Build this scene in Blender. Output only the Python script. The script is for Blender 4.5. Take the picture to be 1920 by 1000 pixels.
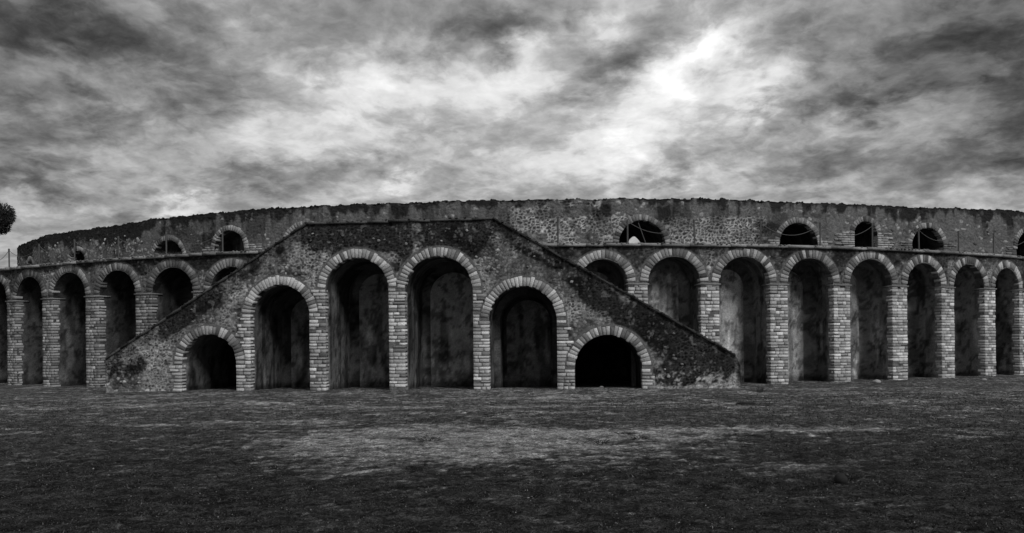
import bpy, math, random
import numpy as np
from mathutils import Matrix, Vector

random.seed(11)
RNG = np.random.default_rng(11)
for o in list(bpy.data.objects):
    bpy.data.objects.remove(o)
scene = bpy.context.scene
COL = scene.collection
R = math.radians

# ------------------------------------------------------------------ camera
EYE = 1.75
FPX = 1400.0            # focal length in photo pixels (1920 wide)
HOR = 645.0             # horizon row of the photo at the optical axis
ROLL = R(0.6)
cam_d = bpy.data.cameras.new('camera')
cam = bpy.data.objects.new('camera', cam_d)
COL.objects.link(cam)
cam_d.sensor_width = 36.0
cam_d.lens = 36.0 * FPX / 1920.0
cam_d.shift_y = (HOR - 500.0) / 1920.0
cam_d.clip_start = 0.1
cam_d.clip_end = 6000
cam.matrix_world = Matrix.Translation((0, 0, EYE)) @ Matrix.Rotation(R(90), 4, 'X') @ Matrix.Rotation(-ROLL, 4, 'Z')
scene.camera = cam

# ------------------------------------------------------------------ world, sun, exposure
SUN_EL, SUN_AZ = R(37), R(146)      # azimuth clockwise from +Y (north): light from behind and right of the camera
scene.view_settings.view_transform = 'Standard'
scene.view_settings.look = 'None'
scene.view_settings.gamma = 1.0
scene.view_settings.use_curve_mapping = False
scene.view_settings.exposure = 0.25
SKY_GAIN = 1.0

def px_dir(px, py):
    u = px - 960; v = py - HOR
    c, s = math.cos(ROLL), math.sin(ROLL)
    return Vector(((u * c - v * s) / FPX, 1.0, -(u * s + v * c) / FPX))

def build_world():
    w = bpy.data.worlds.new('World'); scene.world = w; w.use_nodes = True
    nt = w.node_tree; nt.nodes.clear(); L = nt.links
    def node(t, **k):
        n = nt.nodes.new(t)
        for a, b in k.items(): setattr(n, a, b)
        return n
    def val(x, sock):
        if isinstance(x, (int, float)): sock.default_value = x
        elif isinstance(x, (tuple, list, Vector)): sock.default_value = tuple(x)
        else: L.new(x, sock)
    def M(op, a, b=0.0, c=0.0, clamp=False):
        n = node('ShaderNodeMath', operation=op, use_clamp=clamp)
        val(a, n.inputs[0]); val(b, n.inputs[1]); val(c, n.inputs[2])
        return n.outputs[0]
    def V(op, a, b=(0, 0, 0)):
        n = node('ShaderNodeVectorMath', operation=op)
        val(a, n.inputs[0]); val(b, n.inputs[1])
        return n.outputs['Value'] if op == 'DOT_PRODUCT' else n.outputs[0]
    def MR(x, a, b, c, d, mode='SMOOTHSTEP'):
        n = node('ShaderNodeMapRange', interpolation_type=mode)
        val(x, n.inputs[0])
        for i, q in enumerate((a, b, c, d)): n.inputs[i + 1].default_value = q
        return n.outputs[0]
    tc = node('ShaderNodeTexCoord')
    d = V('NORMALIZE', tc.outputs['Generated'])
    sep = node('ShaderNodeSeparateXYZ'); L.new(d, sep.inputs[0])
    X, Y, Z = sep.outputs
    # cloud deck seen in perspective: flat layer projection
    zz = M('ADD', M('ABSOLUTE', Z), 0.30)
    comb = node('ShaderNodeCombineXYZ')
    L.new(M('DIVIDE', X, zz), comb.inputs[0]); L.new(M('DIVIDE', Y, zz), comb.inputs[1])
    P = comb.outputs[0]
    def noise(vec, scale, detail, rough, loc=(0, 0, 0), sc=(1, 1, 1), rot=0.0, dist=0.0):
        mp = node('ShaderNodeMapping'); L.new(vec, mp.inputs[0])
        mp.inputs['Location'].default_value = loc; mp.inputs['Scale'].default_value = sc
        mp.inputs['Rotation'].default_value = (0, 0, rot)
        n = node('ShaderNodeTexNoise'); L.new(mp.outputs[0], n.inputs['Vector'])
        n.inputs['Scale'].default_value = scale; n.inputs['Detail'].default_value = detail
        n.inputs['Roughness'].default_value = rough; n.inputs['Distortion'].default_value = dist
        return n.outputs['Fac']
    wd = node('ShaderNodeTexNoise'); L.new(P, wd.inputs['Vector'])
    wd.inputs['Scale'].default_value = 2.6; wd.inputs['Detail'].default_value = 5; wd.inputs['Roughness'].default_value = 0.6
    wds = node('ShaderNodeVectorMath', operation='SCALE'); L.new(V('SUBTRACT', wd.outputs['Color'], (0.5, 0.5, 0.5)), wds.inputs[0]); wds.inputs[3].default_value = 0.13
    P = V('ADD', P, wds.outputs[0])
    n1 = noise(P, 1.7, 3, 0.5, (3.1, 1.7, 0), (1, 1.1, 1), R(20), 0.1)
    n2 = noise(P, 5.0, 7, 0.55, (7.7, 2.2, 0), (0.85, 1.0, 1), R(24), 0.1)
    n3 = noise(P, 14.0, 7, 0.60, (1.7, 9.2, 0), (0.95, 1.0, 1), R(20), 0.1)
    # warped direction so the large bright and dark masses get cloud-like borders
    wn = node('ShaderNodeTexNoise'); L.new(P, wn.inputs['Vector'])
    wn.inputs['Scale'].default_value = 7.0; wn.inputs['Detail'].default_value = 7; wn.inputs['Roughness'].default_value = 0.6
    wv = V('SUBTRACT', wn.outputs['Color'], (0.5, 0.5, 0.5))
    sc = node('ShaderNodeVectorMath', operation='SCALE'); L.new(wv, sc.inputs[0]); sc.inputs[3].default_value = 0.13
    dw = V('NORMALIZE', V('ADD', d, sc.outputs[0]))
    blobs = SKY_BLOBS
    acc = None
    for (px, py, rad, elong, ang, amp) in blobs:
        c = px_dir(px, py).normalized()
        # tangent frame
        rgt = Vector((c.y, -c.x, 0)).normalized(); up = rgt.cross(c).normalized()
        a = R(ang)
        e1 = rgt * math.cos(a) + up * math.sin(a); e2 = -rgt * math.sin(a) + up * math.cos(a)
        ra = rad / FPX
        df = V('SUBTRACT', dw, tuple(c))
        x = V('DOT_PRODUCT', df, tuple(e1 / (ra * elong)))
        y = V('DOT_PRODUCT', df, tuple(e2 / ra))
        z = V('DOT_PRODUCT', df, tuple(c / 0.8))
        q = M('ADD', M('ADD', M('MULTIPLY', x, x), M('MULTIPLY', y, y)), M('MULTIPLY', z, z))
        g = M('MULTIPLY', M('EXPONENT', M('MULTIPLY', q, -1.0)), amp)
        acc = g if acc is None else M('ADD', acc, g)
    t = M('ADD', M('MULTIPLY', M('SUBTRACT', n1, 0.5), 0.12), M('MULTIPLY', M('SUBTRACT', n2, 0.5), 0.42))
    t = M('ADD', t, M('MULTIPLY', M('SUBTRACT', n3, 0.5), 0.34))
    edge = M('SUBTRACT', MR(M('ADD', n2, M('MULTIPLY', M('SUBTRACT', n3, 0.5), 0.35)), 0.44, 0.56, 0.0, 1.0), 0.5)
    n4 = noise(P, 34.0, 5, 0.6, (4.7, 1.2, 0), (0.9, 1.1, 1), R(25), 0.2)
    t = M('ADD', t, M('ADD', M('MULTIPLY', edge, 0.05), M('MULTIPLY', M('SUBTRACT', n4, 0.5), 0.20)))
    t = M('ADD', M('ADD', t, acc), 0.585)
    # soft shoulder so that only the thinnest cloud burns out
    t = M('SUBTRACT', t, M('MULTIPLY', M('MAXIMUM', M('SUBTRACT', t, 0.80), 0.0), 0.45))
    t = M('MAXIMUM', t, 0.16)
    # display-like tone to light
    cloud = M('MULTIPLY', M('POWER', t, 2.2), SKY_GAIN)
    cloud = M('MINIMUM', cloud, 1.15)
    sky = node('ShaderNodeTexSky', sky_type='NISHITA', sun_disc=False)
    sky.sun_elevation = SUN_EL; sky.sun_rotation = SUN_AZ
    bw = node('ShaderNodeRGBToBW'); L.new(sky.outputs[0], bw.inputs[0])
    veil = M('MULTIPLY', bw.outputs[0], 0.10)          # grey light of the sky through the deck
    veil = M('MINIMUM', veil, 1.0)
    tot = M('ADD', M('MULTIPLY', cloud, 0.96), M('MULTIPLY', veil, 0.04))
    bg = node('ShaderNodeBackground'); L.new(tot, bg.inputs['Color']); bg.inputs['Strength'].default_value = 1.0
    out = node('ShaderNodeOutputWorld'); L.new(bg.outputs[0], out.inputs[0])

SKY_BLOBS = [  # photo px, py, radius px, elongation, angle deg, amplitude
    (720, 180, 42, 2.2, 0, .26), (620, 150, 45, 2, 0, .10), (450, 85, 32, 2, 0, .15), (900, 190, 60, 1.5, 0, .16), (985, 110, 40, 1.6, 35, .26),
    (1140, 40, 35, 1.2, 0, .17), (1250, 160, 42, 2.0, 42, .32), (1330, 95, 34, 2.2, 25, .34), (1420, 165, 34, 2.2, 35, .34), (1190, 265, 46, 1.6, 10, .30), (1130, 230, 110, 2.0, 15, .10), (1310, 130, 70, 1.6, 30, .12), (620, 230, 110, 2.2, 5, .06),
    (1080, 310, 40, 2, 0, .12), (1560, 235, 35, 3, 5, .12), (340, 395, 19, 4, 8, .28), (750, 345, 16, 3.5, 12, .20), (80, 395, 30, 2.2, 0, .10),
    (140, 145, 30, 2.5, 10, .09), (200, 265, 30, 2, 30, .08), (480, 230, 30, 2, 20, .10), (560, 270, 30, 3, 0, .08), (1280, 350, 20, 5, 8, .12), (1750, 215, 25, 4, 12, .08),
    (0, 40, 170, 1.3, 0, -.26), (1920, 20, 120, 1.4, 0, -.14), (1920, 190, 60, 2.5, 0, -.12), (200, 60, 70, 2, 0, -.10), (160, 190, 30, 2.5, 5, -.10), (100, 345, 28, 4, -12, -.19), (480, 340, 22, 4, 5, -.13),
    (700, 300, 20, 4.5, 12, -.15), (400, 180, 40, 1.6, 30, -.11), (590, 110, 25, 3, 5, -.08), (840, 100, 19, 3.5, 30, -.13), (935, 60, 34, 1.3, 0, -.13),
    (1000, 30, 40, 2.5, 35, -.16), (1060, 160, 25, 2, 40, -.17), (1150, 120, 35, 1.8, 30, -.19), (1310, 125, 18, 2.2, 20, -.14), (1600, 190, 30, 4.5, 5, -.19),
    (1500, 60, 90, 2.2, 20, -.13), (1800, 90, 120, 1.6, 15, -.15), (1850, 290, 40, 3, 12, -.14), (1550, 300, 22, 4, 8, -.10), (1240, 330, 16, 4, 15, -.11),
]
build_world()
sd = bpy.data.lights.new('sun', 'SUN'); sd.energy = 1.5; sd.angle = R(16); sd.color = (1, 1, 1)
sun = bpy.data.objects.new('sun', sd); COL.objects.link(sun)
sdir = Vector((math.sin(SUN_AZ) * math.cos(SUN_EL), math.cos(SUN_AZ) * math.cos(SUN_EL), math.sin(SUN_EL)))
sun.rotation_euler = (-sdir).to_track_quat('-Z', 'Y').to_euler()
sun.location = (20, -30, 40)

# ------------------------------------------------------------------ noise helpers (numpy)
def _h(ix, iy, seed):
    n = (ix.astype(np.int64) * 374761393 + iy.astype(np.int64) * 668265263 + seed * 974634777) & 0xFFFFFFFF
    n = ((n ^ (n >> 13)) * 1274126177) & 0xFFFFFFFF
    n = (n ^ (n >> 16)) & 0xFFFFFFFF
    return n.astype(np.float64) / 4294967295.0

def vnoise(x, y, seed=0):
    ix = np.floor(x); iy = np.floor(y); fx = x - ix; fy = y - iy
    fx = fx * fx * (3 - 2 * fx); fy = fy * fy * (3 - 2 * fy)
    a = _h(ix, iy, seed); b = _h(ix + 1, iy, seed); c = _h(ix, iy + 1, seed); d = _h(ix + 1, iy + 1, seed)
    return a + (b - a) * fx + (c - a) * fy + (a - b - c + d) * fx * fy

def fbm(x, y, seed=0, octs=4, gain=0.5):
    s = 0; a = 1; t = 0
    for i in range(octs):
        s = s + a * vnoise(x * 2 ** i + 17.3 * i, y * 2 ** i - 9.1 * i, seed + i * 31); t += a; a *= gain
    return s / t

def voro(x, y, seed=0, jit=0.85):
    ix = np.floor(x); iy = np.floor(y)
    f1 = np.full(x.shape, 9.0); f2 = np.full(x.shape, 9.0); cid = np.zeros(x.shape); c2 = np.zeros(x.shape)
    for dx in (-1, 0, 1):
        for dy in (-1, 0, 1):
            jx = ix + dx; jy = iy + dy
            qx = jx + 0.5 + (_h(jx, jy, seed) - 0.5) * jit; qy = jy + 0.5 + (_h(jx, jy, seed + 7) - 0.5) * jit
            dd = np.sqrt((x - qx) ** 2 + (y - qy) ** 2)
            r = _h(jx, jy, seed + 13); r2 = _h(jx, jy, seed + 19)
            near = dd < f1
            f2 = np.where(near, f1, np.minimum(f2, dd))
            cid = np.where(near, r, cid); c2 = np.where(near, r2, c2); f1 = np.where(near, dd, f1)
    return f1, f2, cid, c2

def sstep(a, b, x):
    t = np.clip((x - a) / (b - a), 0, 1); return t * t * (3 - 2 * t)

# ------------------------------------------------------------------ materials (all grey: the photograph is black and white)
def mat(name, attr=True, base=0.3, rough=0.92, nscale=9.0, namp=0.35, bump=0.5, bscale=30.0, bdist=0.02, spec=0.05, spots=0.0, objcol=False, grit=0.0):
    m = bpy.data.materials.new(name); m.use_nodes = True
    nt = m.node_tree; b = nt.nodes['Principled BSDF']; L = nt.links
    def node(t): return nt.nodes.new(t)
    tc = node('ShaderNodeTexCoord')
    geo = node('ShaderNodeNewGeometry')
    def nz(scale, detail=6, rough=0.65):
        n = node('ShaderNodeTexNoise'); L.new(geo.outputs['Position'], n.inputs['Vector'])
        n.inputs['Scale'].default_value = scale; n.inputs['Detail'].default_value = detail; n.inputs['Roughness'].default_value = rough
        return n.outputs['Fac']
    def mth(op, a, c):
        n = node('ShaderNodeMath'); n.operation = op
        for i, q in enumerate((a, c)):
            if isinstance(q, (int, float)): n.inputs[i].default_value = q
            else: L.new(q, n.inputs[i])
        return n.outputs[0]
    f = mth('ADD', mth('MULTIPLY', nz(nscale), namp * 2), 1.0 - namp)
    f = mth('MULTIPLY', f, mth('ADD', mth('MULTIPLY', nz(nscale * 6, 3), namp * 1.6), 1.0 - namp * 0.8))
    if grit:
        for gs in (26.0, 70.0):
            r = node('ShaderNodeMapRange'); L.new(nz(gs, 4, 0.7), r.inputs[0])
            r.inputs[1].default_value = 0.36; r.inputs[2].default_value = 0.66; r.inputs[3].default_value = 1 - grit; r.inputs[4].default_value = 1 + grit * 1.5
            f = mth('MULTIPLY', f, r.outputs[0])
    if attr:
        a = node('ShaderNodeAttribute'); a.attribute_name = 'shade'; f = mth('MULTIPLY', f, a.outputs['Fac'])
    else:
        f = mth('MULTIPLY', f, base)
    if objcol:
        oi = node('ShaderNodeObjectInfo'); bw = node('ShaderNodeRGBToBW'); L.new(oi.outputs['Color'], bw.inputs[0])
        f = mth('MULTIPLY', f, bw.outputs[0])
    if spots:
        v = nz(2.6, 5, 0.7)
        r = node('ShaderNodeMapRange'); L.new(v, r.inputs[0])
        r.inputs[1].default_value = 0.52; r.inputs[2].default_value = 0.64; r.inputs[3].default_value = 1.0; r.inputs[4].default_value = 1 - spots
        f = mth('MULTIPLY', f, r.outputs[0])
    L.new(f, b.inputs['Base Color'])
    b.inputs['Roughness'].default_value = rough
    b.inputs['Specular IOR Level'].default_value = spec
    if bump:
        bn = node('ShaderNodeBump'); bn.inputs['Strength'].default_value = bump; bn.inputs['Distance'].default_value = bdist
        L.new(mth('ADD', nz(bscale, 8, 0.7), mth('MULTIPLY', nz(bscale * 0.3, 4), 1.0)), bn.inputs['Height']); L.new(bn.outputs[0], b.inputs['Normal'])
    return m

M_WALL = mat('rubble_masonry', grit=0.3, nscale=7, namp=0.42, bump=0.8, bscale=22, bdist=0.03)
M_PLASTER = mat('old_plaster', grit=0.25, nscale=5.0, namp=0.55, bump=0.9, bscale=12, bdist=0.05)
M_BLOCK = mat('tuff_block', grit=0.2, nscale=11, namp=0.30, bump=0.7, bscale=26, bdist=0.02, objcol=True)
M_SLAB = mat('weathered_slab', attr=False, base=0.12, nscale=5, namp=0.5, bump=0.8, bscale=18, bdist=0.03, objcol=True)
M_GROUND = mat('trodden_earth', nscale=9, namp=0.5, bump=1.0, bscale=30, bdist=0.05, spec=0.03, grit=0.62)
M_GRASS = mat('short_turf', nscale=5, namp=0.3, bump=0, spec=0.03, objcol=True)
M_WOOD = mat('grey_post_wood', attr=False, base=0.09, nscale=8, namp=0.3, bump=0.3)
M_ROPE = mat('pale_rope', attr=False, base=0.12, nscale=20, namp=0.2, bump=0.2)
M_STONE = mat('loose_stone', attr=False, base=1.0, nscale=8, namp=0.3, bump=0.7, bscale=14, objcol=True)
M_BARK = mat('pine_bark', attr=False, base=0.08, nscale=8, namp=0.4, bump=0.8)
M_NEEDLE = mat('pine_needles', attr=False, base=0.045, nscale=2, namp=0.4, bump=0)

# ------------------------------------------------------------------ object helpers
def mesh_np(name, V, F, shade=None, smooth=False):
    me = bpy.data.meshes.new(name)
    V = np.asarray(V, dtype=np.float32); F = np.asarray(F, dtype=np.int32)
    k = F.shape[1]
    me.vertices.add(len(V)); me.vertices.foreach_set('co', V.ravel())
    me.loops.add(F.size); me.loops.foreach_set('vertex_index', F.ravel())
    me.polygons.add(len(F)); me.polygons.foreach_set('loop_start', np.arange(0, F.size, k, dtype=np.int32))
    me.polygons.foreach_set('loop_total', np.full(len(F), k, dtype=np.int32))
    if smooth: me.polygons.foreach_set('use_smooth', np.ones(len(F), dtype=bool))
    me.update(calc_edges=True); me.validate()
    a = me.attributes.new('shade', 'FLOAT', 'POINT')
    a.data.foreach_set('value', np.asarray(shade if shade is not None else np.ones(len(V)), dtype=np.float32))
    return me

def link(name, me, m=None, parent=None):
    o = bpy.data.objects.new(name, me); COL.objects.link(o)
    if m and not me.materials: me.materials.append(m)
    if parent: o.parent = parent
    return o

def thing(name, label, cat, loc=(0, 0, 0), rz=0.0, group=None):
    o = bpy.data.objects.new(name, None); COL.objects.link(o)
    o.location = loc; o.rotation_euler = (0, 0, rz); o.empty_display_size = 0.3
    o['label'] = label; o['category'] = cat
    if group: o['group'] = group
    return o

class Joined:
    """collects faces of mixed pieces that become one mesh"""
    def __init__(s): s.V = []; s.F = []; s.S = []; s.n = 0
    def add(s, V, F, sh):
        V = np.asarray(V, float); s.V.append(V); s.F.append(np.asarray(F) + s.n); s.n += len(V)
        s.S.append(np.full(len(V), sh) if np.isscalar(sh) else np.asarray(sh))
    def mesh(s, name, smooth=False):
        return mesh_np(name, np.vstack(s.V), np.vstack(s.F), np.concatenate(s.S), smooth)

def grid_faces(nu, nv, keep=None):
    i, j = np.meshgrid(np.arange(nu - 1), np.arange(nv - 1), indexing='ij')
    a = (i * nv + j).ravel(); F = np.stack([a, a + nv, a + nv + 1, a + 1], 1)
    return F if keep is None else F[keep.ravel()]

def compact(V, F, S):
    used = np.zeros(len(V), bool); used[F.ravel()] = True
    m = np.cumsum(used) - 1
    return V[used], m[F], S[used]

# a vertical wall surface following a plan curve; s = length along it, h = height, n = distance in front (towards the viewer side)
class Surf:
    def __init__(s, pts):
        s.P = np.asarray(pts, float)
        d = np.diff(s.P, axis=0); s.L = np.concatenate([[0], np.cumsum(np.hypot(d[:, 0], d[:, 1]))])
        t = np.gradient(s.P, s.L, axis=0); t /= np.hypot(t[:, 0], t[:, 1])[:, None]
        s.T = t; s.len = s.L[-1]
    def tan(s, u):
        t = np.stack([np.interp(u, s.L, s.T[:, 0]), np.interp(u, s.L, s.T[:, 1])], -1)
        return t / np.linalg.norm(t, axis=-1, keepdims=True)
    def at(s, u, h, n=0.0):
        u = np.asarray(u, float); h = np.asarray(h, float) + 0 * u
        x = np.interp(u, s.L, s.P[:, 0]); y = np.interp(u, s.L, s.P[:, 1]); t = s.tan(u)
        return np.stack([x + t[..., 1] * n, y - t[..., 0] * n, h], -1)
    def ang(s, u):
        t = s.tan(u); return math.atan2(t[1], t[0])
    def hit(s, px, py):
        d = px_dir(px, py); k = s.P[:, 0] / s.P[:, 1] - d.x
        best = None
        for i in range(len(k) - 1):
            if k[i] <= 0 < k[i + 1]:
                f = -k[i] / (k[i + 1] - k[i]); u = s.L[i] + f * (s.L[i + 1] - s.L[i])
                y = s.P[i, 1] + f * (s.P[i + 1, 1] - s.P[i, 1])
                if best is None or y < best[2]: best = (float(u), EYE + d.z * y, y)
        if best is None:
            raise ValueError('no hit %s %s' % (px, py))
        return best

# ------------------------------------------------------------------ the three wall lines in plan
AC = (0.38, 29.2 + 47.9); AR = 47.9
th = np.linspace(R(-48), R(48), 400)
ARC = Surf(np.stack([AC[0] + AR * np.sin(th), AC[1] - AR * np.cos(th)], 1))
xs = np.linspace(-19, 13, 80)
STAIR = Surf(np.stack([xs, 27.0 - 0.083 * xs], 1))
def catmull(P, n=16):
    P = np.asarray(P, float); Q = np.vstack([2 * P[0] - P[1], P, 2 * P[-1] - P[-2]]); out = []
    for i in range(1, len(Q) - 2):
        for t in np.linspace(0, 1, n, endpoint=False):
            a, b, c, d = Q[i - 1], Q[i], Q[i + 1], Q[i + 2]
            out.append(0.5 * (2 * b + (c - a) * t + (2 * a - 5 * b + 4 * c - d) * t * t + (3 * b - a - 3 * c + d) * t ** 3))
    out.append(P[-1]); return np.array(out)
up = []
for px, py, z in ((72, 450, 44.9), (123, 438, 42.9), (205, 428, 40.9), (300, 412, 38.9), (429, 399, 37.0), (574, 389, 35.8), (780, 381, 35.0),
                  (960, 375, 34.6), (1150, 372, 34.5), (1300, 375, 34.9), (1440, 379, 35.6), (1680, 387, 37.3), (1920, 396, 39.4)):
    d = px_dir(px, py); up.append((d.x * z, z))
up = [(-34.2, 66), (-34.9, 58), (-33.4, 50.6)] + up + [(31.0, 42.2), (35.5, 46.8), (38.5, 53)]
UPPER = Surf(catmull(up))
TOPH = 8.42

# ------------------------------------------------------------------ unit pieces
def brick_variants(n=14):
    out = []
    for k in range(n):
        r = random.Random(100 + k)
        c = 0.05
        V = []
        for (x, z) in ((-1, -1), (1, -1), (1, 1), (-1, 1)):       # front face corners (inset, -Y side)
            V.append((x * (0.5 - c * r.uniform(0.3, 0.9)), -0.5 + r.uniform(-.012, .02), z * (0.5 - c * r.uniform(0.5, 2.2))))
        for (x, z) in ((-1, -1), (1, -1), (1, 1), (-1, 1)):
            V.append((x * 0.5 * r.uniform(0.95, 1.0), -0.46 + r.uniform(-.015, .02), z * 0.5 * r.uniform(0.93, 1.0)))
        for (x, z) in ((-1, -1), (1, -1), (1, 1), (-1, 1)):
            V.append((x * 0.5, 0.5, z * 0.5))
        F = [(0, 1, 2, 3)]
        for i in range(4):
            j = (i + 1) % 4
            F.append((4 + i, 4 + j, j, i)); F.append((8 + i, 8 + j, 4 + j, 4 + i))
        out.append((np.array(V), np.array(F)))
    return out
BV = brick_variants()
BMESH = [mesh_np('brick', v, f) for v, f in BV]
for m_ in BMESH: m_.materials.append(M_BLOCK)

def place_bricks(surf, items, parent, limit=300, name='brick'):
    """items: (u, h, width, height, depth, proud, shade, weight); the biggest ones become parts, the rest one joined part"""
    items = sorted(items, key=lambda t: -t[7])
    J = Joined()
    for i, (u, h, w, hh, dp, pr, sh, wt) in enumerate(items):
        k = random.randrange(len(BV)); a = surf.ang(u) + random.uniform(-.012, .012); tilt = random.uniform(-.018, .018)
        p = surf.at(u, h, pr - dp / 2)
        if i < limit:
            o = link(name, BMESH[k], None, parent)
            o.location = tuple(p); o.rotation_euler = (0, tilt, a); o.scale = (w, dp, hh); o.color = (sh, sh, sh, 1)
        else:
            V = BV[k][0] * (w, dp, hh)
            ct, st = math.cos(tilt), math.sin(tilt)
            V = np.stack([V[:, 0] * ct + V[:, 2] * st, V[:, 1], -V[:, 0] * st + V[:, 2] * ct], 1)
            c, s = math.cos(a), math.sin(a)
            V = np.stack([V[:, 0] * c - V[:, 1] * s, V[:, 0] * s + V[:, 1] * c, V[:, 2]], 1) + p
            J.add(V, BV[k][1], sh)
    if J.V:
        me = J.mesh(name + '_masonry'); o = link(name + '_masonry', me, M_BLOCK, parent); o['kind'] = 'stuff'

def arch_ring(surf, u, spring, r, t, parent, a0=0.0, a1=180.0, proud=0.035, depth=0.3, w=0.135, lo=0.16, hi=0.36, dark=0.3, ang=None, J=None):
    n = max(5, int(round(math.radians(a1 - a0) * (r + t * 0.4) / w)))
    da = math.radians(a1 - a0) / n
    meshes = []
    for k in range(3):
        rr = random.Random(k + int(u * 10))
        ri = r - 0.012; ro = r + t * rr.uniform(0.93, 1.0)
        g = 0.008
        V = []
        for (y, c) in ((-proud, 0.007), (-proud + 0.012, 0.0), (depth, 0.0)):
            wi = ri * math.tan(da / 2) - g / 2 - c; wo = ro * math.tan(da / 2) - g / 2 - c
            for (x, z) in ((-wi, ri + c), (wi, ri + c), (wo, ro - c), (-wo, ro - c)):
                V.append((x + rr.uniform(-.004, .004), y, z - r - t / 2))
        F = [(0, 1, 2, 3)]
        for i in range(4):
            j = (i + 1) % 4
            F.append((4 + i, 4 + j, j, i)); F.append((8 + i, 8 + j, 4 + j, 4 + i))
        me = mesh_np('voussoir', V, F); me.materials.append(M_BLOCK); meshes.append(me)
    a_s = surf.ang(u) if ang is None else ang
    T = np.array([math.cos(a_s), math.sin(a_s)]); c0 = surf.at(u, 0)[:2]
    tone = random.uniform(0.9, 1.1)
    for i in range(n):
        b = math.radians(a0) + (i + 0.5) * da          # 0 = right springing, 180 = left
        rad = r + t / 2 + random.uniform(-.012, .02)
        x = math.cos(b) * rad; z = math.sin(b) * rad
        o = link('voussoir', random.choice(meshes), None, parent)
        o.location = (c0[0] + T[0] * x, c0[1] + T[1] * x, spring + z)
        o.rotation_euler = (0, math.pi / 2 - b + random.uniform(-.02, .02), a_s)
        o.scale = (random.uniform(0.86, 1.0), random.uniform(0.92, 1.05), random.uniform(0.80, 1.08))
        sh = random.uniform(lo, hi) * tone
        if random.random() < dark: sh *= random.uniform(0.35, 0.6)
        o.color = (sh, sh, sh, 1)
        if J is not None:
            Mx = Matrix.LocRotScale(o.location, o.rotation_euler, o.scale)
            J.add([tuple(Mx @ v.co) for v in o.data.vertices], [tuple(p.vertices) for p in o.data.polygons], sh); bpy.data.objects.remove(o)

def mortar_band(surf, doors, foot, J, extra=0.24, ins=0.0, foots=None):
    foot0 = foot
    """recessed mortar bed behind voussoirs and jamb blocks, round each opening"""
    for di, (u, r, spring) in enumerate(doors):
        foot = foots[di] if foots else foot0
        hs = np.linspace(foot, spring, 30)
        prof = [(-1, h) for h in hs]
        xi = [-r] * 30; zi = list(hs); xo = [-(r + extra)] * 30; zo = list(hs)
        for b in np.linspace(math.pi, 0, 40)[1:]:
            xi.append(math.cos(b) * r); zi.append(spring + math.sin(b) * r)
            xo.append(math.cos(b) * (r + extra)); zo.append(spring + math.sin(b) * (r + extra))
        for h in hs[::-1][1:]:
            xi.append(r); zi.append(h); xo.append(r + extra); zo.append(h)
        a = surf.at(u + np.array(xi), np.array(zi), ins); b_ = surf.at(u + np.array(xo), np.array(zo), ins)
        V = np.empty((len(a) * 2, 3)); V[0::2] = a; V[1::2] = b_
        F = [(2 * i, 2 * i + 1, 2 * i + 3, 2 * i + 2) for i in range(len(a) - 1)]
        J.add(V, F, 0.13)

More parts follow.
